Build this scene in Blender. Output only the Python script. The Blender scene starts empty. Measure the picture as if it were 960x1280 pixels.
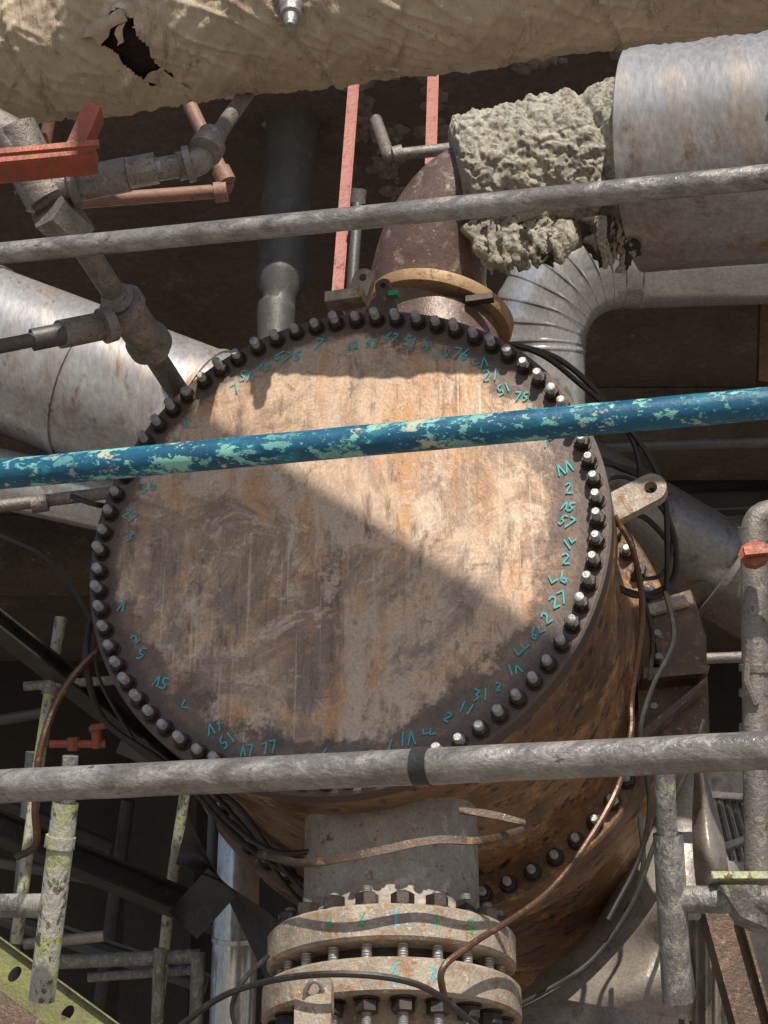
import bpy, bmesh, math, random
from mathutils import Vector, Matrix, noise as mn
random.seed(7)
V=Vector
F=2380.0; PITCH=math.radians(28); CAM=V((0,0,1.6))
R_=V((1,0,0)); U_=V((0,-math.sin(PITCH),math.cos(PITCH))); D_=V((0,math.cos(PITCH),math.sin(PITCH)))
def ray(u,v): return D_+R_*((u-480)/F)+U_*((640-v)/F)
def P(u,v,d): return CAM+ray(u,v)*d            # site point at range d
def W(u,v,y):
    r=ray(u,v); return CAM+r*(y/r.y)
def PX(n,d): return n*d/F                        # size at range d
sc=bpy.context.scene
# ---------------- materials
def newmat(name):
    m=bpy.data.materials.new(name); m.use_nodes=True
    nt=m.node_tree; b=nt.nodes['Principled BSDF']; return m,nt,b
def N(nt,t,**k):
    n=nt.nodes.new(t)
    for a,b in k.items(): setattr(n,a,b)
    return n
def noise(nt,vec,scale,detail=5,rough=.6,dist=0):
    n=N(nt,'ShaderNodeTexNoise'); n.inputs['Scale'].default_value=scale; n.inputs['Detail'].default_value=min(detail,6)
    n.inputs['Roughness'].default_value=rough; n.inputs['Distortion'].default_value=dist
    nt.links.new(vec,n.inputs['Vector']); return n.outputs['Fac']
def ramp(nt,fac,a,b):
    n=N(nt,'ShaderNodeMapRange'); n.inputs[1].default_value=a; n.inputs[2].default_value=b
    nt.links.new(fac,n.inputs[0]); return n.outputs[0]
def mul(nt,a,k):
    n=N(nt,'ShaderNodeMath',operation='MULTIPLY'); nt.links.new(a,n.inputs[0])
    if isinstance(k,(int,float)): n.inputs[1].default_value=k
    else: nt.links.new(k,n.inputs[1])
    return n.outputs[0]
def mix(nt,fac,a,b,bt='MIX'):
    n=N(nt,'ShaderNodeMixRGB'); n.blend_type=bt
    for s,x in ((0,fac),(1,a),(2,b)):
        if isinstance(x,(tuple,list)): n.inputs[s].default_value=(*x,1)
        elif isinstance(x,(int,float)): n.inputs[s].default_value=x
        else: nt.links.new(x,n.inputs[s])
    return n.outputs[0]
def coords(nt,stretch=(1,1,1),rot=(0,0,0)):
    tc=N(nt,'ShaderNodeTexCoord'); mp=N(nt,'ShaderNodeMapping')
    mp.inputs['Scale'].default_value=stretch; mp.inputs['Rotation'].default_value=rot
    nt.links.new(tc.outputs['Object'],mp.inputs['Vector']); return mp.outputs[0]
def bump(nt,b,h,strength,dist=.01,chain=None):
    n=N(nt,'ShaderNodeBump'); n.inputs['Strength'].default_value=strength; n.inputs['Distance'].default_value=dist
    if chain is not None: nt.links.new(chain,n.inputs['Normal'])
    nt.links.new(h,n.inputs['Height']); nt.links.new(n.outputs[0],b.inputs['Normal']); return n.outputs[0]
def grime(name,c1,c2,c3,scale=4,rough=.6,metal=0.,bp=.3,t3=(.55,.65),stretch=(1,1,1),c4=None,t4=(.62,.66),bd=.01,rot=(0,0,0)):
    m,nt,b=newmat(name); v=coords(nt,stretch,rot)
    a=ramp(nt,noise(nt,v,scale,4,.65,.3),.35,.65)
    col=mix(nt,a,c1,c2)
    f3=ramp(nt,noise(nt,v,scale*2.7,6,.72,.4),*t3)
    col=mix(nt,f3,col,c3)
    if c4:
        f4=ramp(nt,noise(nt,v,scale*5.3,6,.75,.2),*t4); col=mix(nt,f4,col,c4)
    sp=ramp(nt,noise(nt,v,scale*22,2,.7),.3,.7)
    col=mix(nt,.45,col,mix(nt,sp,(.5,.5,.5),(1.35,1.35,1.35)),'MULTIPLY')
    nt.links.new(col,b.inputs['Base Color'])
    r=N(nt,'ShaderNodeMapRange'); r.inputs[3].default_value=max(.1,rough-.14); r.inputs[4].default_value=min(1,rough+.14)
    nt.links.new(f3,r.inputs[0]); nt.links.new(r.outputs[0],b.inputs['Roughness'])
    b.inputs['Metallic'].default_value=metal
    bump(nt,b,noise(nt,v,scale*9,4,.7),bp,bd)
    return m
M={}
M['chan']=grime('rusty_shell_steel',(.36,.185,.085),(.15,.085,.055),(.48,.28,.13),2.4,.5,.15,.35,(.5,.66),(1,1,.7),(.055,.04,.035),(.53,.62))
M['edge']=grime('flange_edge_rust',(.24,.13,.06),(.10,.065,.045),(.38,.21,.09),5,.5,.2,.4)
M['nut']=grime('dark_nut_steel',(.035,.03,.03),(.06,.045,.04),(.12,.07,.045),25,.5,.4,.3)
M['stud']=grime('stud_steel',(.42,.42,.43),(.30,.295,.29),(.22,.18,.15),30,.45,.5,.3)
M['nozzle']=grime('nozzle_scaled_steel',(.42,.385,.34),(.30,.25,.205),(.50,.46,.39),5,.7,.05,.5,c4=(.20,.11,.075),t4=(.57,.65))
M['flange']=grime('flange_weathered',(.46,.395,.31),(.25,.205,.17),(.33,.19,.10),7,.65,.1,.5,(.52,.62),c4=(.56,.51,.43),t4=(.56,.64))
M['wooldk']=grime('old_wool_dark',(.06,.045,.035),(.03,.025,.02),(.13,.09,.05),14,.95,0,1.)
M['alu']=grime('aluminium_cladding',(.50,.50,.51),(.38,.38,.40),(.30,.24,.19),2.0,.42,.45,.12,(.47,.68),(1,1,.28),(.21,.135,.085),(.58,.70))
M['alu2']=grime('aluminium_bright',(.62,.62,.63),(.50,.50,.52),(.42,.38,.33),3,.33,.5,.08,(.58,.8),(1,1,.4))
M['aludk']=grime('dull_cladding',(.20,.19,.18),(.27,.26,.25),(.14,.11,.09),2,.5,.4,.2)
M['galv']=grime('galvanised_pipe',(.28,.255,.235),(.18,.165,.155),(.36,.335,.30),9,.55,.3,.5,c4=(.12,.08,.055),t4=(.55,.63))
M['greyp']=grime('grey_painted_pipe',(.10,.098,.098),(.075,.072,.072),(.14,.13,.12),5,.6,.1,.2)
M['scaf']=grime('scaffold_tube_worn',(.30,.285,.27),(.21,.195,.185),(.40,.385,.37),10,.4,.5,.3,(.45,.65),(.5,1,1),(.15,.11,.085),(.60,.66))
M['green']=grime('lime_paint_worn',(.42,.50,.16),(.36,.38,.20),(.42,.41,.37),9,.6,.05,.5,(.46,.51),(1,1,.5),(.12,.09,.07),(.55,.58))
M['greyg']=grime('grey_standard',(.24,.23,.22),(.15,.14,.13),(.33,.32,.3),12,.55,.3,.5,(.5,.56),(1,1,.5),(.40,.48,.22),(.6,.62))
M['tape']=grime('dark_tape',(.02,.02,.022),(.04,.04,.04),(.05,.045,.04),9,.5,0,.2)
M['red']=grime('red_oxide_steel',(.34,.055,.03),(.24,.04,.025),(.2,.07,.05),6,.6,0,.3)
M['orange']=grime('orange_red_paint',(.44,.10,.045),(.32,.075,.04),(.25,.1,.06),8,.55,0,.3,(.5,.6))
M['pink']=grime('primer_pink_pipe',(.34,.19,.14),(.27,.15,.115),(.22,.15,.12),6,.7,0,.3)
M['elbow']=grime('purple_brown_primer',(.19,.125,.11),(.12,.085,.078),(.28,.215,.19),5,.5,.1,.35,(.54,.64),c4=(.48,.42,.35),t4=(.63,.66))
M['brass']=grime('machined_rust_ring',(.50,.36,.21),(.38,.24,.12),(.24,.14,.08),7,.6,.1,.3)
M['conc']=grime('ceiling_concrete',(.115,.09,.075),(.075,.06,.052),(.16,.13,.11),.9,.9,0,.6,(.55,.72),c4=(.26,.23,.20),t4=(.64,.72),bd=.03)
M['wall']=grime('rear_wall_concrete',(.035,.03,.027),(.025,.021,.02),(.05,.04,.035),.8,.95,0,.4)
M['darkst']=grime('dark_steel',(.05,.05,.052),(.035,.033,.033),(.09,.07,.055),5,.6,.3,.3)
M['bluest']=grime('bluegrey_steel',(.10,.11,.115),(.07,.075,.08),(.13,.11,.09),4,.65,.1,.3)
M['rustst']=grime('rusty_plate',(.13,.08,.055),(.075,.055,.042),(.25,.145,.085),7,.6,.2,.5,(.55,.62),c4=(.32,.27,.23),t4=(.61,.65))
M['crust']=grime('mortar_crust',(.26,.235,.215),(.16,.14,.12),(.36,.33,.30),14,.95,0,1.)
M['cable']=grime('black_cable',(.022,.02,.019),(.03,.027,.025),(.05,.04,.035),9,.6,0,.1)
M['copper']=grime('brown_tubing',(.14,.075,.045),(.09,.05,.035),(.25,.13,.07),9,.45,.4,.2)
M['yellow']=grime('yellow_green_channel',(.19,.20,.06),(.12,.12,.05),(.12,.09,.06),6,.6,0,.4)
M['ground']=grime('ground_concrete',(.26,.235,.205),(.21,.185,.165),(.30,.27,.24),.6,.9,0,.3)
M['white']=grime('dull_lagging_jacket',(.36,.33,.29),(.26,.235,.21),(.18,.14,.11),4,.5,.25,.3,(.5,.7))
M['paint']=grime('cyan_marker',(.03,.44,.50),(.06,.52,.57),(.02,.34,.40),20,.6,0,.1)
M['gpaint']=grime('green_marker',(.04,.35,.16),(.05,.42,.2),(.03,.3,.16),20,.6,0,.1)
def bluemat():
    m,nt,b=newmat('blue_chipped_paint'); L=nt.links; v=coords(nt,(.55,1,1))
    col=mix(nt,ramp(nt,noise(nt,v,6,4,.6),.38,.62),(.010,.125,.225),(.006,.08,.16))
    col=mix(nt,ramp(nt,noise(nt,v,18,5,.7),.54,.62),col,(.02,.20,.28))
    patchy=ramp(nt,noise(nt,coords(nt),3.0,2,.5),.42,.54)
    c1=mul(nt,ramp(nt,noise(nt,v,30,6,.72,.1),.545,.565),patchy)
    col=mix(nt,c1,col,(.24,.56,.48))
    c2=ramp(nt,noise(nt,v,70,4,.7),.605,.62)
    col=mix(nt,c2,col,(.18,.46,.42))
    c3=mul(nt,ramp(nt,noise(nt,coords(nt,(.6,1,1),(0,0,.7)),26,6,.75),.59,.61),patchy)
    col=mix(nt,c3,col,(.52,.48,.37))
    L.new(col,b.inputs['Base Color']); b.inputs['Roughness'].default_value=.42
    h=bump(nt,b,c1,.35,-.003); bump(nt,b,noise(nt,v,60,4,.7),.4,.004,h); return m
M['blue']=bluemat()
def canvasmat():
    m,nt,b=newmat('canvas_lagging'); L=nt.links; v=coords(nt)
    col=mix(nt,ramp(nt,noise(nt,v,2.2,5,.65,.4),.36,.64),(.55,.455,.34),(.41,.325,.24))
    st=coords(nt,(2.6,.8,.8),(0,.3,0))
    col=mix(nt,ramp(nt,noise(nt,st,3.4,6,.75,.8),.54,.68),col,(.28,.21,.15))
    col=mix(nt,ramp(nt,noise(nt,v,7,6,.8,.4),.58,.66),col,(.64,.56,.45))
    col=mix(nt,ramp(nt,noise(nt,v,16,5,.8,.4),.60,.68),col,(.22,.16,.115))
    L.new(col,b.inputs['Base Color']); b.inputs['Roughness'].default_value=.9
    h1=bump(nt,b,noise(nt,coords(nt,(3.5,1,1),(0,.5,0)),5,5,.65,1.2),.55,.04)
    bump(nt,b,noise(nt,v,60,4,.7),.5,.006,h1)
    return m
M['cream']=canvasmat()
def woolmat():
    m,nt,b=newmat('mineral_wool'); L=nt.links; v=coords(nt)
    col=mix(nt,ramp(nt,noise(nt,v,3,5,.7,.4),.36,.64),(.60,.57,.48),(.45,.43,.36))
    col=mix(nt,ramp(nt,noise(nt,coords(nt,(1,1,.5)),5,5,.75,.3),.56,.68),col,(.36,.25,.14))
    vo=N(nt,'ShaderNodeTexVoronoi'); vo.inputs['Scale'].default_value=30; vo.feature='SMOOTH_F1'
    wv=N(nt,'ShaderNodeVectorMath',operation='ADD'); nn=N(nt,'ShaderNodeTexNoise'); nn.inputs['Scale'].default_value=12; sc_=N(nt,'ShaderNodeVectorMath',operation='SCALE'); sc_.inputs['Scale'].default_value=.06
    L.new(v,nn.inputs['Vector']); L.new(nn.outputs['Color'],sc_.inputs[0]); L.new(v,wv.inputs[0]); L.new(sc_.outputs[0],wv.inputs[1]); L.new(wv.outputs[0],vo.inputs['Vector'])
    d=vo.outputs['Distance']
    L.new(col,b.inputs['Base Color']); b.inputs['Roughness'].default_value=.97
    iv=ramp(nt,d,.8,.0)
    h1=bump(nt,b,iv,1.,.045)
    bump(nt,b,noise(nt,v,60,5,.8),.9,.014,h1)
    return m
M['wool']=woolmat()
def covermat():
    m,nt,b=newmat('rusty_cover_plate'); L=nt.links
    v=coords(nt)
    col=mix(nt,ramp(nt,noise(nt,v,1.5,4,.6,.4),.40,.60),(.56,.435,.34),(.59,.41,.28))
    vs=coords(nt,(3.0,3.0,.7),(0,.12,0))
    col=mix(nt,mul(nt,ramp(nt,noise(nt,vs,1.9,6,.7,.5),.49,.62),.8),col,(.52,.28,.13))
    col=mix(nt,mul(nt,ramp(nt,noise(nt,v,1.7,6,.74,.9),.50,.61),.85),col,(.24,.19,.165))
    col=mix(nt,mul(nt,ramp(nt,noise(nt,v,3.4,6,.76,.9),.52,.60),.65),col,(.30,.20,.14))
    col=mix(nt,mul(nt,ramp(nt,noise(nt,vs,5,6,.75,.2),.54,.66),.85),col,(.18,.12,.085))
    col=mix(nt,mul(nt,ramp(nt,noise(nt,v,4.5,6,.76,1.0),.56,.62),.6),col,(.68,.56,.45))
    col=mix(nt,mul(nt,ramp(nt,noise(nt,v,13,6,.8,.6),.58,.64),.7),col,(.20,.135,.10))
    for rot,sx,k in (((0,.62,0),(60,60,1.0),.55),((0,.5,0),(38,38,.9),.4),((0,-.25,0),(70,70,1.6),.35)):
        s=ramp(nt,noise(nt,coords(nt,sx,rot),1.0,2,.5),.66,.71)
        g=ramp(nt,noise(nt,v,1.8,2,.5),.45,.6)
        col=mix(nt,mul(nt,mul(nt,s,g),k),col,(.72,.61,.50))
        s2=ramp(nt,noise(nt,coords(nt,(sx[0]*.8,sx[1],sx[2]*1.2),(0,rot[1]+.05,1)),1.0,2,.5),.66,.71)
        col=mix(nt,mul(nt,mul(nt,s2,g),k*.8),col,(.22,.15,.11))
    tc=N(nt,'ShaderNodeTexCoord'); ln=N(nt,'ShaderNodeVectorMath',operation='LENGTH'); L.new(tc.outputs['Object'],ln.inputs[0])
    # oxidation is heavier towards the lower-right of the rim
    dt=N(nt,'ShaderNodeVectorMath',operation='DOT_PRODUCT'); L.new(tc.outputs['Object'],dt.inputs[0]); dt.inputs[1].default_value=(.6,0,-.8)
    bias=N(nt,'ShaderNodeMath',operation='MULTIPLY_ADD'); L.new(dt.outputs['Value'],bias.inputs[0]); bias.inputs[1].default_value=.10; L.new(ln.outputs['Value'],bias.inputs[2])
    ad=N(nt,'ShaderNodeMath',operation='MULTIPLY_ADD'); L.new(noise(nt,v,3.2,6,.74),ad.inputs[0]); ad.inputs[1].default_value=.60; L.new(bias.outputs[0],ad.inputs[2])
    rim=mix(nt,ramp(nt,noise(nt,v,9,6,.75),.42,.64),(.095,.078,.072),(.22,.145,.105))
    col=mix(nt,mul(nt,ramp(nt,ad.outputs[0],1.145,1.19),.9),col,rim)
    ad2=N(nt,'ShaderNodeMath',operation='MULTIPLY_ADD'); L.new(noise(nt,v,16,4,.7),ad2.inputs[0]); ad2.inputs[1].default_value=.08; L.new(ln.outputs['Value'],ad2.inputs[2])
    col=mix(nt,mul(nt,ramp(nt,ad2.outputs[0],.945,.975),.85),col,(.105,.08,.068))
    sp=ramp(nt,noise(nt,v,90,2,.6),.3,.7)
    col=mix(nt,.5,col,mix(nt,sp,(.6,.6,.6),(1.25,1.23,1.22)),'MULTIPLY')
    L.new(col,b.inputs['Base Color']); b.inputs['Metallic'].default_value=.30
    rr=N(nt,'ShaderNodeMapRange'); rr.inputs[1].default_value=.3; rr.inputs[2].default_value=.7; rr.inputs[3].default_value=.36; rr.inputs[4].default_value=.58
    L.new(noise(nt,v,5,4,.7),rr.inputs[0]); L.new(rr.outputs[0],b.inputs['Roughness'])
    bump(nt,b,noise(nt,v,22,6,.75),.3,.010)
    return m
M['cover']=covermat()
# ---------------- builder
def perp(a):
    t=V((0,0,1)) if abs(a.z)<.9 else V((0,1,0))
    x=t.cross(a).normalized(); return x,a.cross(x).normalized()
def cr(pts,n=8):
    out=[]; q=[pts[0]*2-pts[1]]+list(pts)+[pts[-1]*2-pts[-2]]
    for i in range(1,len(q)-2):
        p0,p1,p2,p3=q[i-1:i+3]
        for k in range(n):
            t=k/n
            out.append(.5*((2*p1)+(p2-p0)*t+(2*p0-5*p1+4*p2-p3)*t*t+(3*p1-p0-3*p2+p3)*t**3))
    out.append(pts[-1].copy()); return out
def fil(pts,R,n=8):
    out=[pts[0]]
    for i in range(1,len(pts)-1):
        a=(pts[i-1]-pts[i]); b=(pts[i+1]-pts[i]); r=min(R,a.length*.49,b.length*.49)
        s=pts[i]+a.normalized()*r; e=pts[i]+b.normalized()*r
        for k in range(n+1):
            t=k/n; out.append(s*(1-t)**2+pts[i]*2*t*(1-t)+e*t*t)
    out.append(pts[-1]); return out
class B:
    def __init__(s,name,parent=None,origin=None):
        s.name=name;s.bm=bmesh.new();s.ms=[];s.parent=parent;s.origin=origin
    def mi(s,m):
        m=M[m]
        if m not in s.ms: s.ms.append(m)
        return s.ms.index(m)
    def sweep(s,path,r,mat,seg=20,cap=True,disp=None,ref=None,phase=0):
        n=len(path)
        if not isinstance(r,(list,tuple)): r=[r]*n
        mi=s.mi(mat); rings=[]; x=None
        for i,p in enumerate(path):
            a=(path[min(i+1,n-1)]-path[max(i-1,0)]).normalized()
            if x is None:
                x,y=perp(a)
                if ref is not None: x=(ref-a*ref.dot(a)).normalized()
            x=(x-a*x.dot(a)).normalized(); y=a.cross(x)
            ring=[]
            for k in range(seg):
                t=2*math.pi*k/seg+phase; d=x*math.cos(t)+y*math.sin(t)
                q=p+d*r[i]
                if disp: q=p+d*(r[i]+disp(q,t,i))
                ring.append(s.bm.verts.new(q))
            rings.append(ring)
        fs=[]
        for i in range(n-1):
            for k in range(seg):
                f=s.bm.faces.new((rings[i][k],rings[i][(k+1)%seg],rings[i+1][(k+1)%seg],rings[i+1][k])); f.material_index=mi; fs.append(f)
        if cap:
            for rg in (rings[0][::-1],rings[-1]):
                f=s.bm.faces.new(rg); f.material_index=mi
        return fs
    def lathe(s,o,a,prof,mat,seg=32,cap=True,ref=None,phase=0):
        a=a.normalized(); x,y=perp(a)
        if ref is not None: x=(ref-a*ref.dot(a)).normalized(); y=a.cross(x)
        mi=s.mi(mat); rings=[]
        for d,r in prof:
            rings.append([s.bm.verts.new(o+a*d+(x*math.cos(2*math.pi*k/seg+phase)+y*math.sin(2*math.pi*k/seg+phase))*r) for k in range(seg)])
        for i in range(len(prof)-1):
            for k in range(seg):
                f=s.bm.faces.new((rings[i][k],rings[i][(k+1)%seg],rings[i+1][(k+1)%seg],rings[i+1][k])); f.material_index=mi
        if cap:
            for rg in (rings[0][::-1],rings[-1]):
                f=s.bm.faces.new(rg); f.material_index=mi
    def prism(s,pts,off,mat):
        mi=s.mi(mat); a=[s.bm.verts.new(p) for p in pts]; b=[s.bm.verts.new(p+off) for p in pts]; n=len(pts)
        fs=[s.bm.faces.new(a[::-1]),s.bm.faces.new(b)]
        for i in range(n): fs.append(s.bm.faces.new((a[i],a[(i+1)%n],b[(i+1)%n],b[i])))
        for f in fs: f.material_index=mi
    def box(s,c,ux,uy,dx,dy,dz,mat):
        ux=ux.normalized(); uy=(uy-ux*uy.dot(ux)).normalized(); uz=ux.cross(uy)
        s.prism([c+ux*i*dx/2+uy*j*dy/2-uz*dz/2 for i,j in ((-1,-1),(1,-1),(1,1),(-1,1))],uz*dz,mat)
    def beam(s,p0,p1,w,h,mat,up=V((0,0,1))):
        a=p1-p0; s.box((p0+p1)/2,a,up,a.length,h,w,mat)
    def ibeam(s,p0,p1,h,w,t,mat,up=V((0,0,1))):
        a=(p1-p0).normalized(); u=(up-a*up.dot(a)).normalized(); c=(p0+p1)/2; L=(p1-p0).length
        s.box(c,a,u,L,h-2*t,t,mat); s.box(c+u*(h/2-t/2),a,u,L,t,w,mat); s.box(c-u*(h/2-t/2),a,u,L,t,w,mat)
    def lug(s,c,d,nrm,half,length,hole,th,mat,seg=24):
        mi=s.mi(mat); d=(d-nrm*d.dot(nrm)).normalized(); e=nrm.cross(d)
        loops=[]
        for z in (-th/2,th/2):
            o=[];h=[]
            for k in range(seg):
                t=2*math.pi*k/seg; ct,st=math.cos(t),math.sin(t)
                h.append(s.bm.verts.new(c+(d*ct+e*st)*hole+nrm*z))
                if ct>=0: q=d*ct*half+e*st*half
                else:
                    sc_=min(length/max(-ct,1e-6), half/max(abs(st),1e-6)); q=(d*ct+e*st)*sc_
                o.append(s.bm.verts.new(c+q+nrm*z))
            loops.append((o,h))
        (o0,h0),(o1,h1)=loops
        for k in range(seg):
            j=(k+1)%seg
            for q in ((o0[j],o0[k],h0[k],h0[j]),(o1[k],o1[j],h1[j],h1[k]),(o0[k],o0[j],o1[j],o1[k]),(h0[j],h0[k],h1[k],h1[j])):
                f=s.bm.faces.new(q); f.material_index=mi
    def bolt(s,o,a,nw=.034,nh=.04,sr=.0165,tip=.045,ph=0,washer=True):
        if washer: s.lathe(o,a,[(0,nw*1.12),(.006,nw*1.12)],'nut',14)
        s.lathe(o,a,[(.006,nw*.93),(.009,nw),(nh-.004,nw),(nh,nw*.9)],'nut',6,phase=ph)
        pr=[(nh,sr)]
        k=nh
        while k<nh+tip-.008:
            pr+=[(k+.003,sr*.9),(k+.006,sr)]; k+=.006
        pr+=[(nh+tip,sr*.75)]
        s.lathe(o,a,pr,'stud',12)
    def done(s,smooth=35):
        bm=s.bm; bmesh.ops.recalc_face_normals(bm,faces=bm.faces)
        for f in bm.faces: f.smooth=True
        lim=math.radians(smooth)
        for e in bm.edges:
            e.smooth = not (len(e.link_faces)!=2 or e.calc_face_angle(0)>lim)
        if s.origin is None:
            mn_=V((min(v.co[i] for v in bm.verts) for i in range(3))); mx=V((max(v.co[i] for v in bm.verts) for i in range(3)))
            s.origin=(mn_+mx)/2
        bmesh.ops.translate(bm,verts=bm.verts,vec=-s.origin)
        me=bpy.data.meshes.new(s.name); bm.to_mesh(me); bm.free()
        for m in s.ms: me.materials.append(m)
        ob=bpy.data.objects.new(s.name,me); ob.location=s.origin; sc.collection.objects.link(ob)
        if s.parent:
            ob.location=s.origin-s.parent.location; ob.parent=s.parent
        return ob
def empty(name,loc):
    e=bpy.data.objects.new(name,None); e.location=loc; e.empty_display_size=.2; sc.collection.objects.link(e); return e
def nz(q,s): return mn.noise(q*s)
# ---------------- sun / sky / camera
S=V((.10,-.745,.66)).normalized()
w=bpy.data.worlds.new('World'); sc.world=w; w.use_nodes=True
sky=w.node_tree.nodes.new('ShaderNodeTexSky'); sky.sky_type='NISHITA'; sky.sun_disc=False
sky.sun_elevation=math.asin(S.z); sky.sun_rotation=math.atan2(S.x,S.y)
bg=w.node_tree.nodes['Background']; bg.inputs[1].default_value=.085; w.node_tree.links.new(sky.outputs[0],bg.inputs[0])
sl=bpy.data.lights.new('sun','SUN'); sl.energy=5; sl.angle=math.radians(.4); sl.color=(1,.92,.79)
so=bpy.data.objects.new('sun',sl); so.rotation_euler=S.to_track_quat('Z','Y').to_euler(); so.location=(0,-5,20); sc.collection.objects.link(so)
cd=bpy.data.cameras.new('camera'); co=bpy.data.objects.new('camera',cd); sc.collection.objects.link(co); sc.camera=co
cd.sensor_fit='VERTICAL'; cd.sensor_height=36; cd.sensor_width=27; cd.lens=36*F/1280; cd.clip_start=.05; cd.clip_end=500
co.location=CAM; co.rotation_euler=(math.radians(90)+PITCH,0,0)
sc.view_settings.view_transform='Standard'; sc.view_settings.look='None'; sc.view_settings.exposure=0
# ================= SETTING
b=B('ground'); b.prism([V((-150,-150,-.2)),V((150,-150,-.2)),V((150,150,-.2)),V((-150,150,-.2))],V((0,0,.2)),'ground'); b.done()
ZC=9.0
b=B('concrete_ceiling'); b.prism([V((-14,7.7,ZC)),V((14,7.7,ZC)),V((14,20,ZC)),V((-14,20,ZC))],V((0,0,.5)),'conc')
for y in (12.2,14.2): b.box(V((0,y,ZC-.26)),V((1,0,0)),V((0,1,0)),27.9,.5,.5,'conc')
b.done()
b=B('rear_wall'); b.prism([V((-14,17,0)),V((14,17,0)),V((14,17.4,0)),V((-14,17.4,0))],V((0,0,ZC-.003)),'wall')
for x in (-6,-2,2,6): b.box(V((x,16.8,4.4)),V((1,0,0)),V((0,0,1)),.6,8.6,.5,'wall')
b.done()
b=B('steel_roof_beam')
for v0,d,h in ((560,15,.3),(610,14.6,.16),(655,14.2,.22),(700,14,.14)):
    b.ibeam(P(560,v0+20,d),P(1200,v0-10,d),h,.2,.02,'bluest')
b.done()
a=math.radians(13.8); AX=V((math.sin(a),math.cos(a),0)); SD=V((math.cos(a),-math.sin(a),0)); Z=V((0,0,1))
C=W(428,672,6.5)
RR=1.035
def ondisc(u,v):
    r=ray(u,v); t=(C-CAM).dot(AX)/r.dot(AX); return CAM+r*t
poly=[]
for u,v in ((60,400),(172,474),(722,822),(765,880),(620,935),(380,955),(60,960)):
    q=ondisc(u,v); poly.append(q+S*((10.5-q.z)/S.z))
b=B('shadow_blocker_plate'); b.prism(poly,V((0,0,.05)),'rustst')  # added out-of-view plate with supports, outlined to cast the cover's diagonal shadow
yb_=(poly[3].y+poly[4].y)/2
b.ibeam(V((-7,yb_,10.68)),V((.9,yb_,10.68)),.25,.15,.015,'rustst')
b.box(V((-7.1,yb_,5.3)),Z,V((0,1,0)),10.6,.25,.25,'rustst')
b.done()
# ================= VESSEL
ves=empty('heat_exchanger_vessel',C)
def VP(ax,ang,r): return C+AX*ax+(SD*math.cos(ang)+Z*math.sin(ang))*r
b=B('cover_plate',ves,C); b.lathe(C,AX,[(0.006,.0),(.006,RR-.01),(.012,RR),(.085,RR),(.09,RR-.004)],'cover',160,cap=True); b.done(20)
XR=1.34
b=B('channel_shell',ves,C)
b.lathe(C,AX,[(.094,RR-.015),(.10,RR-.008),(.24,RR-.008),(.25,RR-.015),(.27,.985),(.30,.975),(XR-.04,.975),(XR,.99)],'chan',128)
b.done()
b=B('rear_flange',ves,C)
b.lathe(C,AX,[(XR,1.12),(XR+.01,1.13),(XR+.12,1.13),(XR+.13,1.12)],'edge',128)
b.lathe(C,AX,[(XR+.145,1.12),(XR+.15,1.13),(XR+.27,1.13),(XR+.29,.97),(4.6,.97)],'chan',128)
b.done()
b=B('cover_bolts',ves,C); NB=72
for i in range(NB):
    t=2*math.pi*(i+.4+random.uniform(-.04,.04))/NB
    b.bolt(VP(.004,t,.986),-AX,.0305+random.uniform(-.001,.001),.036,.018,.036+random.uniform(-.012,.014),random.random())
b.done()
b=B('rear_bolts',ves,C)
for i in range(60):
    t=2*math.pi*(i+.4)/60
    b.bolt(VP(XR,t,1.065),-AX,.035,.04,.018,.03+random.uniform(-.006,.008),random.random())
b.done()
b=B('marker_scribbles',ves,C)
def stroke(b,pts,wd,nrm):
    for p,q in zip(pts[:-1],pts[1:]):
        d=(q-p)
        if d.length<1e-5: continue
        e=d.normalized().cross(nrm)*wd/2; d2=d.normalized()*wd*.3
        f=b.bm.faces.new([b.bm.verts.new(x) for x in (p-e-d2,q-e+d2,q+e+d2,p+e-d2)]); f.material_index=b.mi(b.ink)
b.ink='paint'
glyphs=[[(0,0),(.5,1),(1,0)],[(0,1),(1,1),(.3,0)],[(0,.8),(.5,1),(.9,.7),(0,0),(1,0)],[(0,1),(0,.4),(1,.5)],[(.9,1),(.1,.9),(.1,.5),(.8,.4),(.6,0),(0,0)],[(.2,1),(.9,.8),(.4,.5),(.9,.2),(.1,0)],[(.5,1),(.4,0)],[(.8,1),(.1,.3),(.5,0),(.9,.3),(.2,.5)]]
for i in range(NB):
    t=2*math.pi*(i+.4)/NB
    if random.random()<(.30 if math.cos(t)<-.55 else .06): continue
    c=VP(.0,t+random.uniform(-.012,.012),.893+random.uniform(-.022,.012)); n=random.choice((1,2,2,2)) if math.cos(t)>-.5 else random.choice((1,1,2)); h=random.uniform(.034,.050); rt=random.uniform(-.7,.7)
    for k in range(n):
        g=random.choice(glyphs)
        pts=[]
        for x,y in g:
            xx=(x*.5+(k-n/2)*.72)*h+random.uniform(-.003,.003); yy=(y-.5)*h+random.uniform(-.002,.002)
            pts.append(c+SD*(xx*math.cos(rt)-yy*math.sin(rt))+Z*(xx*math.sin(rt)+yy*math.cos(rt))-AX*.0005)
        stroke(b,pts,.0058,AX)
b.done()
b=B('lifting_lug',ves,C)
c=VP(.36,math.radians(12),1.185); b.lug(c,(SD*math.cos(.42)+Z*math.sin(.42)),AX,.062,.28,.026,.05,'flange')
b.done()
b=B('support_bracket',ves,C)
yb=7.5
pl=[W(u,v,yb) for u,v in ((812,752),(863,737),(879,790),(884,930),(800,935),(797,850),(826,843))]
b.prism(pl,V((.02,.05,0)),'rustst')
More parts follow.
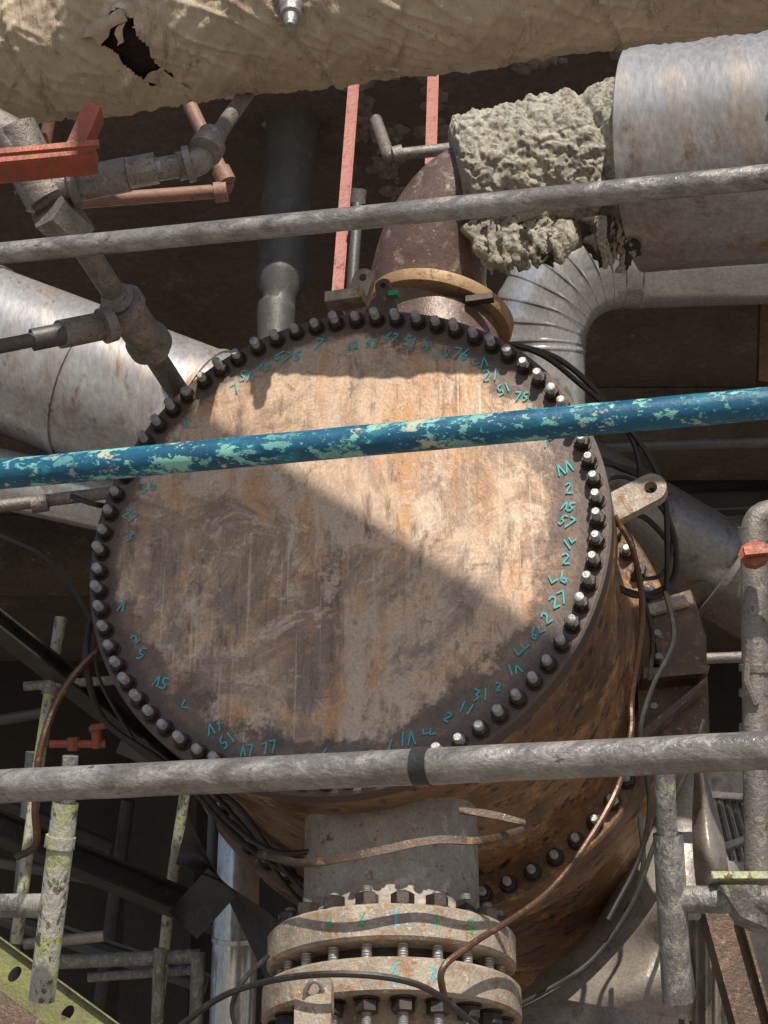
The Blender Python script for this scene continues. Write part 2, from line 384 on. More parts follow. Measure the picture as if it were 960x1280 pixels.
b.prism([W(u,v,yb-.012) for u,v in ((815,758),(858,746),(862,758),(818,770))],V((-.02,-.02,0)),'flange')
b.prism([W(800,849,yb-.004),W(882,845,yb-.004),W(880,855,yb-.004),W(800,862,yb-.004)],V((0,-.12,0)),'rustst')
b.prism([W(800,915,yb-.14),W(884,845,yb-.14),W(884,853,yb-.14),W(805,925,yb-.14)],V((0,.12,0)),'rustst')
b.done()
NC=C+AX*.62; NC=V((NC.x+.04,NC.y,0))
zf=3.555
b=B('bottom_nozzle',ves,C)
b.sweep([V((NC.x,NC.y,4.35)),V((NC.x,NC.y,zf+.10)),V((NC.x,NC.y,zf+.06)),V((NC.x,NC.y,zf+.01))],[.335,.335,.345,.39],'nozzle',64)
b.done()
b=B('nozzle_flange_pair',ves,C)
b.lathe(V((NC.x,NC.y,zf)),-Z,[(0,.455),(.012,.467),(.118,.467),(.13,.455)],'flange',96)
b.lathe(V((NC.x,NC.y,zf-.195)),-Z,[(0,.47),(.012,.482),(.118,.482),(.13,.468)],'flange',96)
b.lathe(V((NC.x,NC.y,zf-.12)),-Z,[(0,.35),(.09,.35)],'nut',64)
for i in range(20):
    t=2*math.pi*(i+.3)/20; q=V((NC.x+math.cos(t)*.41,NC.y+math.sin(t)*.41,zf))
    b.bolt(q,Z,.043,.05,.02,.02+random.uniform(-.008,.01),random.random())
    pr=[]; k=.12
    while k<.20: pr+=[(k,.018),(k+.005,.0205)]; k+=.01
    b.lathe(q,-Z,pr,'stud',12)
    b.bolt(q-Z*.327,-Z,.043,.05,.02,.05+random.uniform(0,.03),random.random())
for t,hh,ink,rr_ in ((-1.57,.08,'paint',.4675),(-1.83,.05,'gpaint',.4675),(-1.25,.05,'gpaint',.4675),(-2.1,.04,'gpaint',.4675),(-.95,.05,'gpaint',.4675),(-1.3,-.05,'paint',.4825),(-1.57,-.07,'paint',.4825)):
    b.ink=ink
    c=V((NC.x+math.cos(t)*rr_,NC.y+math.sin(t)*rr_,zf-.06-(.195 if hh<0 else 0))); tg=V((-math.sin(t),math.cos(t),0)); g=random.choice(glyphs); h=abs(hh)
    stroke(b,[c+tg*x*.03+Z*(y-.5)*h for x,y in g],.006,V((math.cos(t),math.sin(t),0)))
b.done()
sp=empty('outlet_spool',V((NC.x,NC.y,2.4)))
b=B('spool_pipe',sp); b.sweep([V((NC.x,NC.y,zf-.30)),V((NC.x,NC.y,zf-.39)),V((NC.x,NC.y,zf-.47)),V((NC.x,NC.y,zf-.9))],[.38,.335,.325,.325],'flange',64)
b.sweep([V((NC.x,NC.y,zf-.9)),V((NC.x,NC.y,0))],[.30,.30],'flange',48); b.done()
b=B('padeye',sp); c=P(393,1236,6.5); b.lug(c,Z,V((-.25,-.95,0)).normalized(),.065,.5,.024,.035,'flange')
b.sweep([c+V((math.cos(t)*.035,-.05*math.sin(t),-.04+.055*math.sin(t))) for t in [k*.5236 for k in range(12)]],.008,'stud',8)
b.beam(c+V((0,.02,-.42)),V((NC.x-.15,NC.y-.25,c.z-.5)),.1,.1,'flange'); b.done()
# ---- top nozzle
top=empty('overhead_pipe_elbow',P(560,330,8.6))
b=B('machined_ring',top)
rc=P(550,396,8.6); ra=V((.24,-.02,1)).normalized()
b.lathe(rc-ra*.03,ra,[(0,.30),(.0,.328),(.02,.335),(.055,.335),(.06,.31)],'brass',72); b.lathe(rc-ra*.06-Z*.4,Z,[(0,.30),(.38,.28)],'elbow',64)
b.done()
b=B('reducing_elbow',top)
path=cr([P(537,400,8.65),P(536,345,8.65),P(552,285,8.65),P(590,238,8.65),P(670,205,8.65)],8)
n=len(path); b.sweep(path,[.285-.075*min(1,i/(n*.8)) for i in range(n)],'elbow',48)
b.done()
b=B('top_lug',top); b.lug(P(455,350,8.1),(Z+SD*.3),AX,.045,.2,.018,.04,'flange'); b.lug(P(480,360,8.05),(Z-SD*.2),AX,.035,.2,.014,.04,'rustst')
b.box(P(432,374,7.95),SD,Z,.16,.05,.08,'flange'); b.box(P(600,374,8.3),SD,Z,.12,.03,.04,'nut'); b.box(P(492,368,8.0),SD,Z,.04,.025,.03,'gpaint'); b.done()
b=B('wool_insulation',top)
n=200; p0=P(574,240,8.65); p1=P(815,196,8.65); path=[p0+(p1-p0)*(i/n) for i in range(n+1)]
rad=[(.330+.04*i/n)*(1-.22*max(0,1-i/9)**2) for i in range(n+1)]
def fbm(q,s): return nz(q,s)+.6*nz(q,s*2.1)+.36*nz(q,s*4.3)
def wd(q,t,i):
    f1=mn.voronoi(q*17+V((nz(q,9),nz(q+V((3,0,0)),9),nz(q+V((0,3,0)),9)))*.6)[0][0]
    k=.035*nz(q,2.6)+.020*fbm(q,9)+.013*abs(fbm(q+V((4,2,1)),20))+.006*nz(q,60)-.030*f1+.012
    for c0,wd_,dp in ((140,6,.045),(80,5,.018)):
        k-=dp*math.exp(-((i-c0-14*nz(q,3))/wd_)**2)
    return k
b.sweep(path,rad,'wool',300,disp=wd)
b.done(89)
b=B('hanging_wool_scrap',top)
for k in range(31):
    u=604+k*3.4+random.uniform(-5,5); l=random.uniform(4,34)*(1-.6*k/34); m_=random.choice(('wool','wool','wool','wooldk'))
    pth=cr([P(u-6,285,8.42),P(u+random.uniform(-6,5),306+l*.5,8.36),P(u+6+random.uniform(-8,8),314+l,8.36)],6)
    b.sweep(pth,[.06*(1-j/len(pth)*.92) for j in range(len(pth))],m_,18,disp=lambda q,t,i:.03*nz(q,18)+.015*nz(q,45))
for k in range(16):
    u=738+k*3.2; pth=cr([P(u,275,8.35),P(u+4,308,8.33),P(u+8+random.uniform(-6,6),332+random.uniform(-16,12),8.35)],6)
    b.sweep(pth,[.05*(1-j/len(pth)*.92) for j in range(len(pth))],random.choice(('wool','wooldk','wool')),16,disp=lambda q,t,i:.03*nz(q,18)+.015*nz(q,45))
b.done(89)
b=B('aluminium_clad_duct')
p0=P(796,200,8.6); p1=P(1140,168,8.2); ax=(p1-p0).normalized()
b.sweep([p0+(p1-p0)*t for t in (0,.004,.25,.5,.55,.552,.558,.56,1)],[.497,.504,.504,.504,.504,.512,.512,.504,.504],'alu',96,disp=lambda q,t,i:.009*nz(q,2.5))
for k in range(9):
    t=.55; q=p0+(p1-p0)*t; x_,y_=perp(ax); th=k*.7
    b.lathe(q+(x_*math.cos(th)+y_*math.sin(th))*.510,(x_*math.cos(th)+y_*math.sin(th)),[(0,.008),(.006,.006)],'stud',8)
b.done()
b=B('segmented_elbow_duct')
d=9.6; r=.243
c0=[P(671,640,d),P(671,440,d)]
arc=[]
for k in range(9):
    t=math.pi/2*k/8; arc.append(P(671+105*(1-math.cos(t)),430-105*math.sin(t),d))
path=c0+arc+[P(800,325,d),P(1100,315,d)]
full=[];fr=[]
for i in range(len(path)-1):
    a_,b_=path[i],path[i+1]; L=(b_-a_).length; u=(b_-a_)/L
    full+= [a_+u*.012,b_-u*.012, ]; fr+=[r*1.0,r*1.0]
    full+=[b_-u*.005,b_+u*.003]; fr+=[r*1.018,r*1.018]
b.sweep(full,fr,'alu2',64,cap=True); b.done(25)
# ================= TOP LAGGED PIPE
L0=V((-1.4,6.05,7.02)); L1=V((1.5,5.2,6.77))
axp=(L1-L0).normalized()
r0=.315
TL=(L1-L0).length+2.4
NPATH=620
path=[L0-axp*1.2+axp*TL*i/NPATH for i in range(NPATH+1)]
def pdsp(q,t,i):
    s=axp.dot(q-L0)
    k=.018*nz(q,2.0)+.010*nz(q,6)+.004*nz(q,30)
    w1=mn.noise(V((s*9+t*2.4,t*1.1,3))); k+=.013*(1-abs(w1)*3)*(1 if abs(w1)<.33 else 0)
    w2=mn.noise(V((s*7-t*3.1,t*1.6,9))); k+=.010*(1-abs(w2)*4)*(1 if abs(w2)<.25 else 0)
    j=(s+.06*math.sin(t*2+1))%1.15
    if j<.03: k-=.010
    elif j<.06: k+=.008
    return k
b=B('lagged_overhead_pipe')
fs=b.sweep(path,r0,'cream',330,disp=pdsp)
def hitpipe(u,v):
    d_=ray(u,v).normalized(); o=CAM-L0
    dp=d_-axp*d_.dot(axp); op=o-axp*o.dot(axp)
    A=dp.dot(dp);Bq=2*dp.dot(op);Cq=op.dot(op)-r0*r0; D=max(0,Bq*Bq-4*A*Cq)
    return CAM+d_*((-Bq-math.sqrt(D))/(2*A))
h0=hitpipe(150,44);h1=hitpipe(203,98)
kill=[]
for f in fs:
    c=f.calc_center_median(); tt=max(0,min(1,(c-h0).dot(h1-h0)/(h1-h0).length_squared)); dd=(c-h0.lerp(h1,tt)).length
    if dd<.082*(1.12-.55*tt)+.03*nz(c,12)+.012*nz(c,40): kill.append(f)
bmesh.ops.delete(b.bm,geom=kill,context='FACES')
b.sweep([p for p in path[::6]],r0-.06,'wooldk',90,disp=lambda q,t,i:.03*nz(q,14)+.015*nz(q,30))
def patch(b,outl,n,mat,lift):
    mi=b.mi(mat); A_,B_=outl; g=[]
    for i in range(n+1):
        t=i/n; row=[]
        for (p,q) in zip(A_,B_):
            x=hitpipe(p[0]+(q[0]-p[0])*t,p[1]+(q[1]-p[1])*t); x=x+V((0,-1,-.25))*(lift*math.sin(t*2.2)+.008)+V((nz(x,20),nz(x+V((5,0,0)),20),nz(x+V((0,5,0)),20)))*.02
            row.append(b.bm.verts.new(x))
        g.append(row)
    for i in range(n):
        for j in range(len(g[0])-1):
            f=b.bm.faces.new((g[i][j],g[i][j+1],g[i+1][j+1],g[i+1][j])); f.material_index=mi
patch(b,([(100,50),(108,36),(122,26),(138,20),(150,16)],[(128,66),(136,58),(140,44),(152,40),(162,34)]),8,'cream',.06)
patch(b,([(150,20),(162,18)],[(150,66),(158,58)]),8,'cream',.05)
patch(b,([(176,100),(200,108),(222,114)],[(200,92),(216,100),(242,118)]),5,'cream',.025)
c=hitpipe(364,2)
b.lathe(c+V((0,.03,.06)),V((0,-.25,-1)),[(0,.05),(.09,.05),(.10,.042),(.14,.042),(.145,.028),(.19,.028),(.195,.02),(.21,.02)],'stud',16)
b.done(60)
# ================= SCAFFOLD TUBES
def tube(name,p0,p1,mat,r=.0242,extra=None):
    b=B(name); p0_=p0-(p1-p0)*.35; p1_=p1+(p1-p0)*.35
    n=60; pts=[p0_+(p1_-p0_)*i/n for i in range(n+1)]
    b.sweep(pts,r,mat,32,disp=lambda q,t,i:.0007*nz(q,18))
    if extra: extra(b,p0,p1)
    return b.done()
tube('scaffold_tube',P(0,317,4.2),P(960,221,3.6),'scaf')
tube('scaffold_tube',P(0,593,3.05),P(960,504,2.78),'blue')
def tp(b,p0,p1):
    d=p1-p0; b.sweep([p0+d*.577,p0+d*.598],.0255,'tape',32)
tube('scaffold_tube',P(0,983,2.75),P(960,938,2.36),'scaf',extra=tp)
b=B('scaffold_standard'); dd=3.4
b.sweep([P(88,945,dd),P(84,1010,dd)],PX(10,dd),'greyg',24); b.sweep([P(82,1003,dd),P(52,1250,dd)],PX(16.5,dd),'green',28,cap=False); b.sweep([P(82,1004,dd),P(52,1249,dd)],PX(14.5,dd),'darkst',28)
b.sweep([P(-160,1133,dd+.2),P(62,1132,dd)],PX(15,dd),'greyg',24); b.sweep([P(76,1045,dd),P(74,1060,dd)],PX(19,dd),'green',24); b.done()
b=B('scaffold_standard'); dd=3.2
b.sweep([P(830,950,dd),P(834,1050,dd)],PX(13,dd),'greyg',24)
b.lathe(P(836,1015,dd)-V((0,PX(10,dd),0)),V((0,-1,0)),[(0,.004),(.006,.003)],'nut',10)
b.sweep([P(835,1042,dd),P(847,1252,dd)],PX(19,dd),'greyg',28,cap=False); b.sweep([P(835,1043,dd),P(847,1250,dd)],PX(17,dd),'darkst',28)
b.sweep([P(850,1124,dd),P(1100,1127,dd-.1)],PX(17,dd),'greyg',24)
b.box(P(955,1098,dd-.02),R_,Z,PX(135,dd),PX(9,dd),PX(30,dd),'green')
b.prism([P(900,1106,dd-.06),P(950,1106,dd-.06),P(960,1160,dd-.06),P(925,1145,dd-.06)],V((0,.05,0)),'greyg')
b.done()
# ================= LEFT TOP PIPEWORK
b=B('galvanised_pipe_manifold')
b.sweep([P(-60,130,7.0),P(12,170,6.9),P(60,250,6.9)],[.07,.075,.085],'galv',24)
b.sweep([P(60,240,6.9),P(215,478,8.0),P(240,515,8.2)],PX(16,6.9),'galv',24)
b.sweep([P(42,222,6.9),P(95,292,7.0)],PX(25,6.9),'galv',24); b.sweep([P(60,262,6.85),P(98,296,6.95)],PX(28,6.9),'galv',6)
b.sweep([P(18,160,6.9),P(35,195,6.9)],PX(28,6.9),'galv',24)
b.sweep([P(60,238,6.9),P(160,218,6.9)],PX(22,6.9),'galv',24); b.sweep([P(88,232,6.88),P(98,230,6.88)],PX(27,6.9),'galv',24)
b.sweep([P(150,219,6.9),P(240,205,6.9)],PX(15,6.9),'galv',24); b.sweep([P(160,217,6.88),P(196,210,6.88)],PX(20,6.9),'galv',8); b.sweep([P(192,211,6.88),P(202,209,6.88)],PX(10,6.9),'stud',12)
b.sweep(fil([P(222,208,6.9),P(250,203,6.92),P(266,168,7.0)],.05),PX(18,6.9),'galv',24); b.sweep([P(232,206,6.86),P(240,204,6.86)],PX(23,6.9),'galv',20); b.sweep([P(256,190,6.9),P(261,181,6.93)],PX(22,6.9),'galv',20)
b.sweep([P(250,200,6.95),P(345,64,8.3)],PX(11,6.9),'galv',20)
b.sweep([P(146,372,7.4),P(158,389,7.5),P(181,422,7.62),P(194,440,7.7)],[PX(k,7.5) for k in (21,24,24,21)],'galv',24); b.sweep([P(150,378,7.42),P(156,386,7.45)],PX(29,7.5),'galv',24); b.sweep([P(183,424,7.62),P(189,433,7.66)],PX(29,7.5),'galv',24)
b.sweep([P(165,400,7.5),P(75,418,7.3)],PX(18,7.4),'galv',24); b.sweep([P(128,408,7.38),P(140,404,7.4)],PX(23,7.4),'galv',20)
b.sweep([P(80,417,7.3),P(40,425,7.25)],PX(14,7.4),'greyp',20); b.sweep([P(50,423,7.25),P(-60,445,7.1)],PX(9,7.4),'greyp',16)
b.done()
b=B('primer_painted_pipe')
b.sweep(fil([P(38,262,8.4),P(60,255,8.4),P(288,238,8.4),P(232,120,8.6)],.06),PX(9,8.4),'pink',20)
b.sweep([P(268,241,8.35),P(284,239,8.35)],PX(13,8.4),'pink',16); b.sweep([P(276,212,8.38),P(284,228,8.36)],PX(12,8.4),'pink',16)
b.sweep([P(62,150,8.4),P(40,265,8.4)],PX(8,8.4),'pink',16)
b.done()
b=B('red_channel_bracket')
b.beam(P(-60,214,6.6),P(120,196,6.6),.10,PX(26,6.6),'orange'); b.beam(P(118,140,6.7),P(92,200,6.62),.10,PX(22,6.6),'orange',up=V((1,0,.3)))
b.beam(P(-60,196,6.52),P(124,180,6.52),.02,PX(8,6.6),'orange'); b.done()
b=B('red_hanger_channel')
b.beam(P(441,108,10.2),P(420,380,9.3),.03,PX(12,9.8),'red',up=R_); b.beam(P(448,108,10.24),P(427,380,9.34),.06,.012,'red',up=R_); b.done()
b=B('red_hanger_channel')
b.beam(P(540,98,10.3),P(537,208,9.9),.03,PX(12,9.8),'red',up=R_); b.beam(P(547,98,10.34),P(544,208,9.94),.06,.012,'red',up=R_); b.done()
b=B('small_ceiling_pipe')
b.sweep(fil([P(600,182,9.5),P(500,193,9.5),P(486,196,9.5),P(470,150,9.9)],.06),PX(8,9.5),'galv',16); b.sweep([P(492,195,9.48),P(504,192,9.48)],PX(12,9.5),'galv',12)
b.sweep([P(448,240,9.5),P(438,390,9.2)],PX(7,9.5),'greyp',16); b.sweep([P(449,237,9.48),P(447,255,9.48)],PX(10,9.5),'galv',12)
b.sweep([P(470,96,10.2),P(500,96,10.2)],.02,'galv',8); b.sweep([P(470,100,10.2),P(470,85,10.2)],.02,'galv',8)
b.done()
b=B('hanging_grey_pipe')
gp=[(366,140,34),(365,165,34),(358,260,33),(352,338,32),(351,345,33),(350,352,33),(349,372,22),(348,380,21),(346,384,24),(345,392,24),(344,450,22)]
b.sweep([P(u,v,11.4-.0022*(v-150)*1.0) for u,v,_ in gp],[PX(r_,11.0) for _,_,r_ in gp],'greyp',40)
b.done()
b=B('mortar_drips')
for (u0,v0,u1,v1,k,s_) in ((440,100,500,250,90,9),(538,85,552,195,50,8),(470,170,560,160,30,6),(750,60,830,75,10,7),(335,160,400,156,26,5),(40,190,20,240,10,8),(640,80,700,70,10,8)):
    for i in range(k):
        t=random.random(); u=u0+(u1-u0)*t+random.gauss(0,s_*.7); v=v0+(v1-v0)*t+random.gauss(0,s_*.6)
        r_=ray(u,v); tt=(ZC-1.6)/r_.z; q=CAM+r_*tt; h=random.uniform(.010,.05)
        b.lathe(q+Z*.02,V((random.uniform(-.5,.5),random.uniform(-.5,.5),-1)),[(0,h*1.6),(h*.4,h*1.2),(h*.9,h*.5),(h*1.3,h*.1)],'crust',7)
b.done()
# ================= LEFT DUCTS
b=B('large_clad_duct')
p0=P(-120,392,9.9);p1=P(420,600,9.2); n=(p1-p0)
pts=[];rs=[]
for t in [0,.18,.181,.187,.188,.44,.441,.455,.456,.70,.701,.71,.711,1]:
    pts.append(p0+n*t); rs.append(PX(100,9.5))
for i in (2,3,6,7,10,11): rs[i]*=1.03
b.sweep(pts,rs,'alu',80,disp=lambda q,t,i:.006*nz(q,2)); b.done()
b=B('clad_pipe')
b.sweep([P(-120,572,9.6),P(420,690,9.4)],PX(38,9.5),'alu2',48); b.done()
b=B('thin_service_pipe'); b.sweep([P(-60,640,8.2),P(170,612,8.2)],PX(8,8.2),'galv',16); b.sweep([P(40,631,8.18),P(60,628,8.18)],PX(11,8.2),'galv',12); b.done()
# ================= RIGHT BACKGROUND
b=B('inclined_grey_duct'); b.sweep([P(640,560,10.2),P(1150,860,10.2)],PX(62,10.2),'aludk',60)
b.sweep([P(900,713,10.15),P(906,717,10.15)],PX(65,10.2),'aludk',60); b.done()
b=B('rightside_service_pipe')
b.sweep(fil([P(1040,655,6.2),P(942,636,6.2),P(948,1110,6.0)],.09),PX(17,6.2),'galv',24)
b.sweep([P(943,658,6.2),P(944,676,6.2)],PX(21,6.2),'galv',24)
for v in (830,862,905): b.sweep([P(946,v,6.12),P(946,v+9,6.12)],PX(22,6.2),'galv',20)
b.sweep([P(936,800,6.05),P(932,850,6.05),P(945,880,6.05)],.012,'galv',8)
b.done()
b=B('red_valve_handle'); b.lathe(P(944,698,6.05),V((-.3,-.9,.2)),[(0,.045),(.03,.05),(.04,.02),(.06,.02)],'orange',8)
b.beam(P(930,690,6.0),P(985,684,6.0),.02,.03,'orange'); b.done()
b=B('cross_service_pipe'); b.sweep([P(860,824,8.6),P(960,820,8.6),P(1100,815,8.6)],PX(7,8.6),'galv',14); b.done()
b=B('red_column'); b.beam(P(957,365,13),P(954,480,12.8),.1,.08,'copper',up=R_); b.done()
# ================= LOWER RIGHT
b=B('torn_lagging_duct')
path=cr([P(560,1430,8.5),P(690,1330,8.6),P(790,1235,8.8),P(845,1120,9.1),P(870,980,9.4)],10)
b.sweep(path,[PX(88,8.6)]*len(path),'white',60,disp=lambda q,t,i:.03*nz(q,3)+.012*nz(q,9)+(.014 if i%7==0 else 0)); b.done(50)
def sheet(b,rows,mat,off=V((0,.006,0))):
    mi=b.mi(mat); g=[[b.bm.verts.new(p) for p in r] for r in rows]
    for i in range(len(g)-1):
        for j in range(len(g[0])-1):
            f=b.bm.faces.new((g[i][j],g[i][j+1],g[i+1][j+1],g[i+1][j])); f.material_index=mi
b=B('lagging_sheet')
rows=[]
for i in range(28):
    t=i/27; L_=868+12*t-8*math.sin(t*3.1); Rr=882+26*t+14*math.sin(t*3.1)
    rows.append([P(L_+(Rr-L_)*s_, 965+200*t+10*s_*math.sin(t*4),7.9+.12*math.sin(s_*3.1)*-1+.05*math.sin(t*9)) for s_ in [k/9 for k in range(10)]])
sheet(b,rows,'white')
rows=[]
for i in range(24):
    t=i/23; rows.append([P(845+30*t*s_-150*(t**1.6)*(1-s_)*.9, 1060+190*t+s_*28*t,8.0-.12*math.sin(s_*3.1)+.04*math.sin(t*11+s_*3)) for s_ in [k/9 for k in range(10)]])
sheet(b,rows,'white'); b.done(70)
b=B('corrugated_panel')
rows=[[P(848+u,1150+v,8.0+.02*math.sin(u*.5)) for u in range(0,62,2)] for v in (0,60,140)]
sheet(b,rows,'white'); b.done(70)
b=B('inclined_support_beam'); b.ibeam(P(900,1140,7.2),P(950,1320,7.0),.14,.14,.012,'rustst',up=R_); b.done()
b=B('grating_bracket')
for k in range(5): b.beam(P(896+k*9,990+k*2,8.6),P(915+k*11,1075+k*2,8.4),.02,.02,'aludk')
b.beam(P(890,995,8.6),P(960,1000,8.5),.05,.03,'aludk'); b.beam(P(905,1060,8.4),P(960,1040,8.4),.05,.03,'aludk'); b.done()
b=B('lagging_cylinder'); b.sweep([P(760,1400,9.8),P(1000,1060,10.2)],PX(90,9.3),'aludk',48); b.done()
# ================= LOWER LEFT
b=B('lime_scaffold_post'); b.sweep([P(76,772,8.4),P(48,960,8.2),P(20,1180,8.0)],PX(7.5,8.3),'green',18); b.sweep([P(66,850,8.32),P(63,868,8.3)],PX(12,8.3),'greyg',12)
b.sweep([P(30,858,8.3),P(150,850,8.3)],PX(6,8.3),'greyg',12); b.done()
b=B('lime_scaffold_post'); b.sweep([P(232,985,9.4),P(212,1120,9.4),P(195,1290,9.4)],PX(7,9.4),'green',16); b.done()
b=B('dark_diagonal_beam'); b.ibeam(P(-80,720,8.0),P(225,960,8.6),PX(24,8),.1,.012,'darkst'); b.ibeam(P(-60,1010,8.8),P(300,1160,9.2),PX(34,8.8),.12,.015,'darkst')
b.ibeam(P(-40,1130,9.6),P(260,1230,9.6),PX(20,9),.12,.015,'bluest'); b.done()
b=B('red_sprinkler_valve')
b.sweep([P(62,930,8.1),P(132,930,8.1)],PX(5,8.1),'orange',14); b.sweep([P(120,905,8.1),P(122,935,8.1)],PX(7,8.1),'orange',14); b.sweep([P(112,912,8.08),P(134,906,8.08)],PX(4,8.1),'orange',10)
b.sweep([P(92,922,8.1),P(92,938,8.1)],PX(8,8.1),'orange',8); b.done()
b=B('vertical_clad_pipe'); b.sweep([P(300,960,9.0),P(294,1180,8.6),P(286,1400,8.4)],PX(28,8.8),'alu2',40); b.sweep([P(294,1170,8.6),P(294,1176,8.6)],PX(29.5,8.7),'alu2',40); b.done()
b=B('blue_service_pipe'); b.sweep([P(268,990,8.4),P(262,1150,8.3)],PX(7,8.4),'bluest',14); b.done()
b=B('bent_dark_sheet')
rows=[]
for i in range(24):
    t=i/23; rows.append([P(235+110*t+s_*(40+50*t)*1.0-55*(1-t)*s_, 1020+230*t+ (s_*60)*(1-t)-30*math.sin(t*3)*s_, 7.9+.22*math.sin(t*4+s_*2)) for s_ in [k/8 for k in range(9)]])
sheet(b,rows,'darkst'); rows=[]
for i in range(14):
    t=i/13; rows.append([P(210+50*t+s_*(36), 1140-55*t+s_*34,8.0+.05*math.sin(t*3+s_*2)) for s_ in [k/6 for k in range(7)]])
sheet(b,rows,'darkst'); b.done(60)
b=B('scaffold_ledger')
b.sweep([P(60,1203,8.6),P(250,1195,8.6)],PX(9,8.6),'greyg',16); b.sweep([P(110,1222,8.8),P(250,1212,8.8)],PX(6,8.6),'greyg',16)
b.sweep([P(248,1190,8.6),P(244,1310,8.5)],PX(9,8.6),'greyg',16); b.sweep([P(200,1185,8.55),P(196,1300,8.5)],PX(8,8.6),'greyg',16)
b.sweep([P(30,1180,8.3),P(130,1170,8.3)],PX(7,8.3),'white',16); b.done()
b=B('perforated_toe_channel')
c0=P(-30,1182,6.3); c1=P(130,1300,6.1); ud=(c1-c0).normalized(); vd=(Z-ud*Z.dot(ud)).normalized()
cell=.115; seg=24; mi=b.mi('yellow')
for k in range(5):
    c=c0+ud*(cell*(k+.5))
    o=[];h=[]
    for j in range(seg):
        t=2*math.pi*(j+.0)/seg; ct,st=math.cos(t),math.sin(t); m_=1/max(abs(ct),abs(st))
        o.append(b.bm.verts.new(c+ud*ct*m_*cell/2+vd*st*m_*.062)); h.append(b.bm.verts.new(c+ud*ct*.018+vd*st*.028))
    for j in range(seg):
        f=b.bm.faces.new((o[j],o[(j+1)%seg],h[(j+1)%seg],h[j])); f.material_index=mi
b.beam(c0+vd*.065,c0+ud*.58+vd*.065,.05,.006,'yellow'); b.beam(c0-vd*.065,c0+ud*.58-vd*.065,.05,.006,'yellow')
b.done()
b=B('rusty_floor_beam'); b.beam(P(-60,1235,6.8),P(190,1345,6.6),.1,.12,'rustst'); b.done()
for i,(u0,v0,u1,v1,d_,r_,m_) in enumerate([(-30,990,140,1060,10.5,9,'darkst'),(150,930,330,1010,10.2,12,'bluest'),(-20,1075,180,1110,10.8,7,'greyp'),(160,1000,120,1290,10.6,9,'darkst'),(740,560,980,552,12,8,'greyp'),(760,640,1000,700,12.5,10,'darkst'),(0,900,60,890,10,7,'greyp'),(40,940,10,1290,9.8,8,'bluest')]):
    b=B('background_pipe'); b.sweep([P(u0,v0,d_),P(u1,v1,d_)],PX(r_,d_),m_,14); b.done()
# ================= CABLES AND BANDING
def cable(name,pts,r,mat,n=8,seg=8):
    b=B(name); b.sweep(cr([P(*p) for p in pts],n),r,mat,seg); b.done()
cable('black_cable',[(600,425,7.8),(670,440,7.8),(725,480,7.7),(790,540,7.6),(828,610,7.6),(834,690,7.6),(832,745,7.7)],.012,'cable')
cable('black_cable',[(640,430,7.8),(700,450,7.8),(755,500,7.7),(795,560,7.6),(802,640,7.6)],.013,'cable')
cable('black_cable',[(720,560,7.5),(775,585,7.6),(812,605,7.7),(842,670,7.7),(840,725,7.8),(800,745,7.8),(765,730,7.7)],.013,'cable')
cable('black_cable',[(740,575,7.5),(800,590,7.7),(830,600,7.8)],.012,'cable')
cable('black_cable',[(770,640,7.5),(810,650,7.7),(846,700,7.8),(825,745,7.8),(770,735,7.8)],.012,'cable')
cable('black_cable',[(750,600,7.5),(790,600,7.6),(838,655,7.7),(830,715,7.7),(790,725,7.6)],.009,'cable')
cable('black_cable',[(745,590,7.6),(770,640,7.5),(790,680,7.5),(800,735,7.6),(815,790,7.7),(812,850,7.7)],.011,'cable')
cable('black_cable',[(832,740,7.6),(842,800,7.5),(815,860,7.4),(800,920,7.3),(812,1000,7.3),(800,1070,7.3),(760,1150,7.2)],.010,'cable')
cable('black_cable',[(880,900,7.6),(860,960,7.5),(820,1050,7.4),(790,1130,7.3),(740,1200,7.2),(680,1240,7.1),(640,1260,7.1)],.010,'cable')
cable('brown_tubing',[(768,645,7.3),(792,690,7.3),(803,770,7.4),(790,870,7.4),(788,920,7.3),(765,1000,7.2),(690,1110,6.9),(590,1180,6.6),(553,1212,6.5),(556,1250,6.5)],.012,'copper')
cable('black_cable',[(112,780,7.5),(108,830,7.4),(130,900,7.5),(200,950,7.5),(240,985,7.6),(300,1050,7.6),(390,1110,7.7)],.014,'cable')
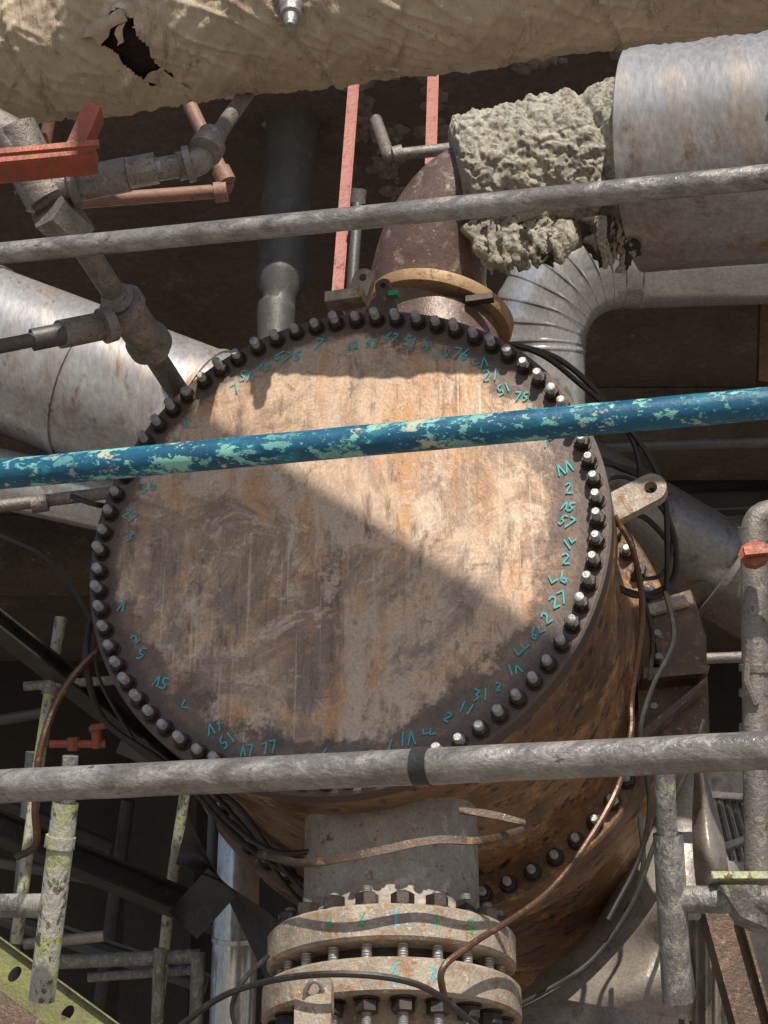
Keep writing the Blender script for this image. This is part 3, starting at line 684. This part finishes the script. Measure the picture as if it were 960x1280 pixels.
cable('black_cable',[(250,985,7.5),(290,1030,7.5),(345,1065,7.3),(420,1060,7.2)],.012,'cable')
cable('black_cable',[(262,985,7.6),(300,1010,7.6),(350,1080,7.5),(385,1120,7.4)],.010,'cable')
cable('black_cable',[(265,990,7.7),(310,1040,7.7),(370,1120,7.7),(420,1150,7.8)],.009,'cable')
cable('black_cable',[(215,1290,6.7),(290,1240,6.6),(400,1218,6.4),(520,1230,6.4),(600,1285,6.5)],.012,'cable')
cable('black_cable',[(335,1195,6.75),(305,1225,6.6),(290,1260,6.6),(300,1300,6.6)],.009,'cable')
cable('black_cable',[(800,1020,7.6),(800,1100,7.5),(740,1200,7.5),(650,1260,7.4),(560,1290,7.4)],.010,'cable')
cable('black_cable',[(90,620,7.8),(118,630,7.7),(150,635,7.8)],.012,'cable')
cable('black_cable',[(0,670,9),(60,700,8.6),(110,770,8.2),(125,850,7.9),(170,930,7.8)],.008,'cable')
cable('brown_tubing',[(150,800,7.5),(115,820,7.4),(75,870,7.3),(50,940,7.2),(44,1010,7.2),(45,1055,7.2),(20,1072,7.2)],.015,'copper')
def band(name,pts,w_,mat):
    b=B(name); c=cr([P(*p) for p in pts],8); mi=b.mi(mat)
    n=len(c); g=[(b.bm.verts.new(p+Z*w_/2*(math.sin(math.pi*min(1,(i+1)/n))**.3)),b.bm.verts.new(p-Z*w_/2*(math.sin(math.pi*min(1,(i+.5)/n))**.3)),b.bm.verts.new(p-Z*w_/2+V((0,.008,0))),b.bm.verts.new(p+Z*w_/2+V((0,.008,0)))) for i,p in enumerate(c)]
    for i in range(n-1):
        for k in range(4):
            f=b.bm.faces.new((g[i][k],g[i+1][k],g[i+1][(k+1)%4],g[i][(k+1)%4])); f.material_index=mi
    b.done(60)
band('steel_banding_strip',[(322,1066,7.1),(380,1078,6.8),(450,1068,6.65),(540,1050,6.65),(600,1050,6.7),(655,1036,6.85)],.030,'rustst')
band('steel_banding_strip',[(574,1012,6.75),(615,1018,6.75),(657,1028,6.75)],.028,'rustst')
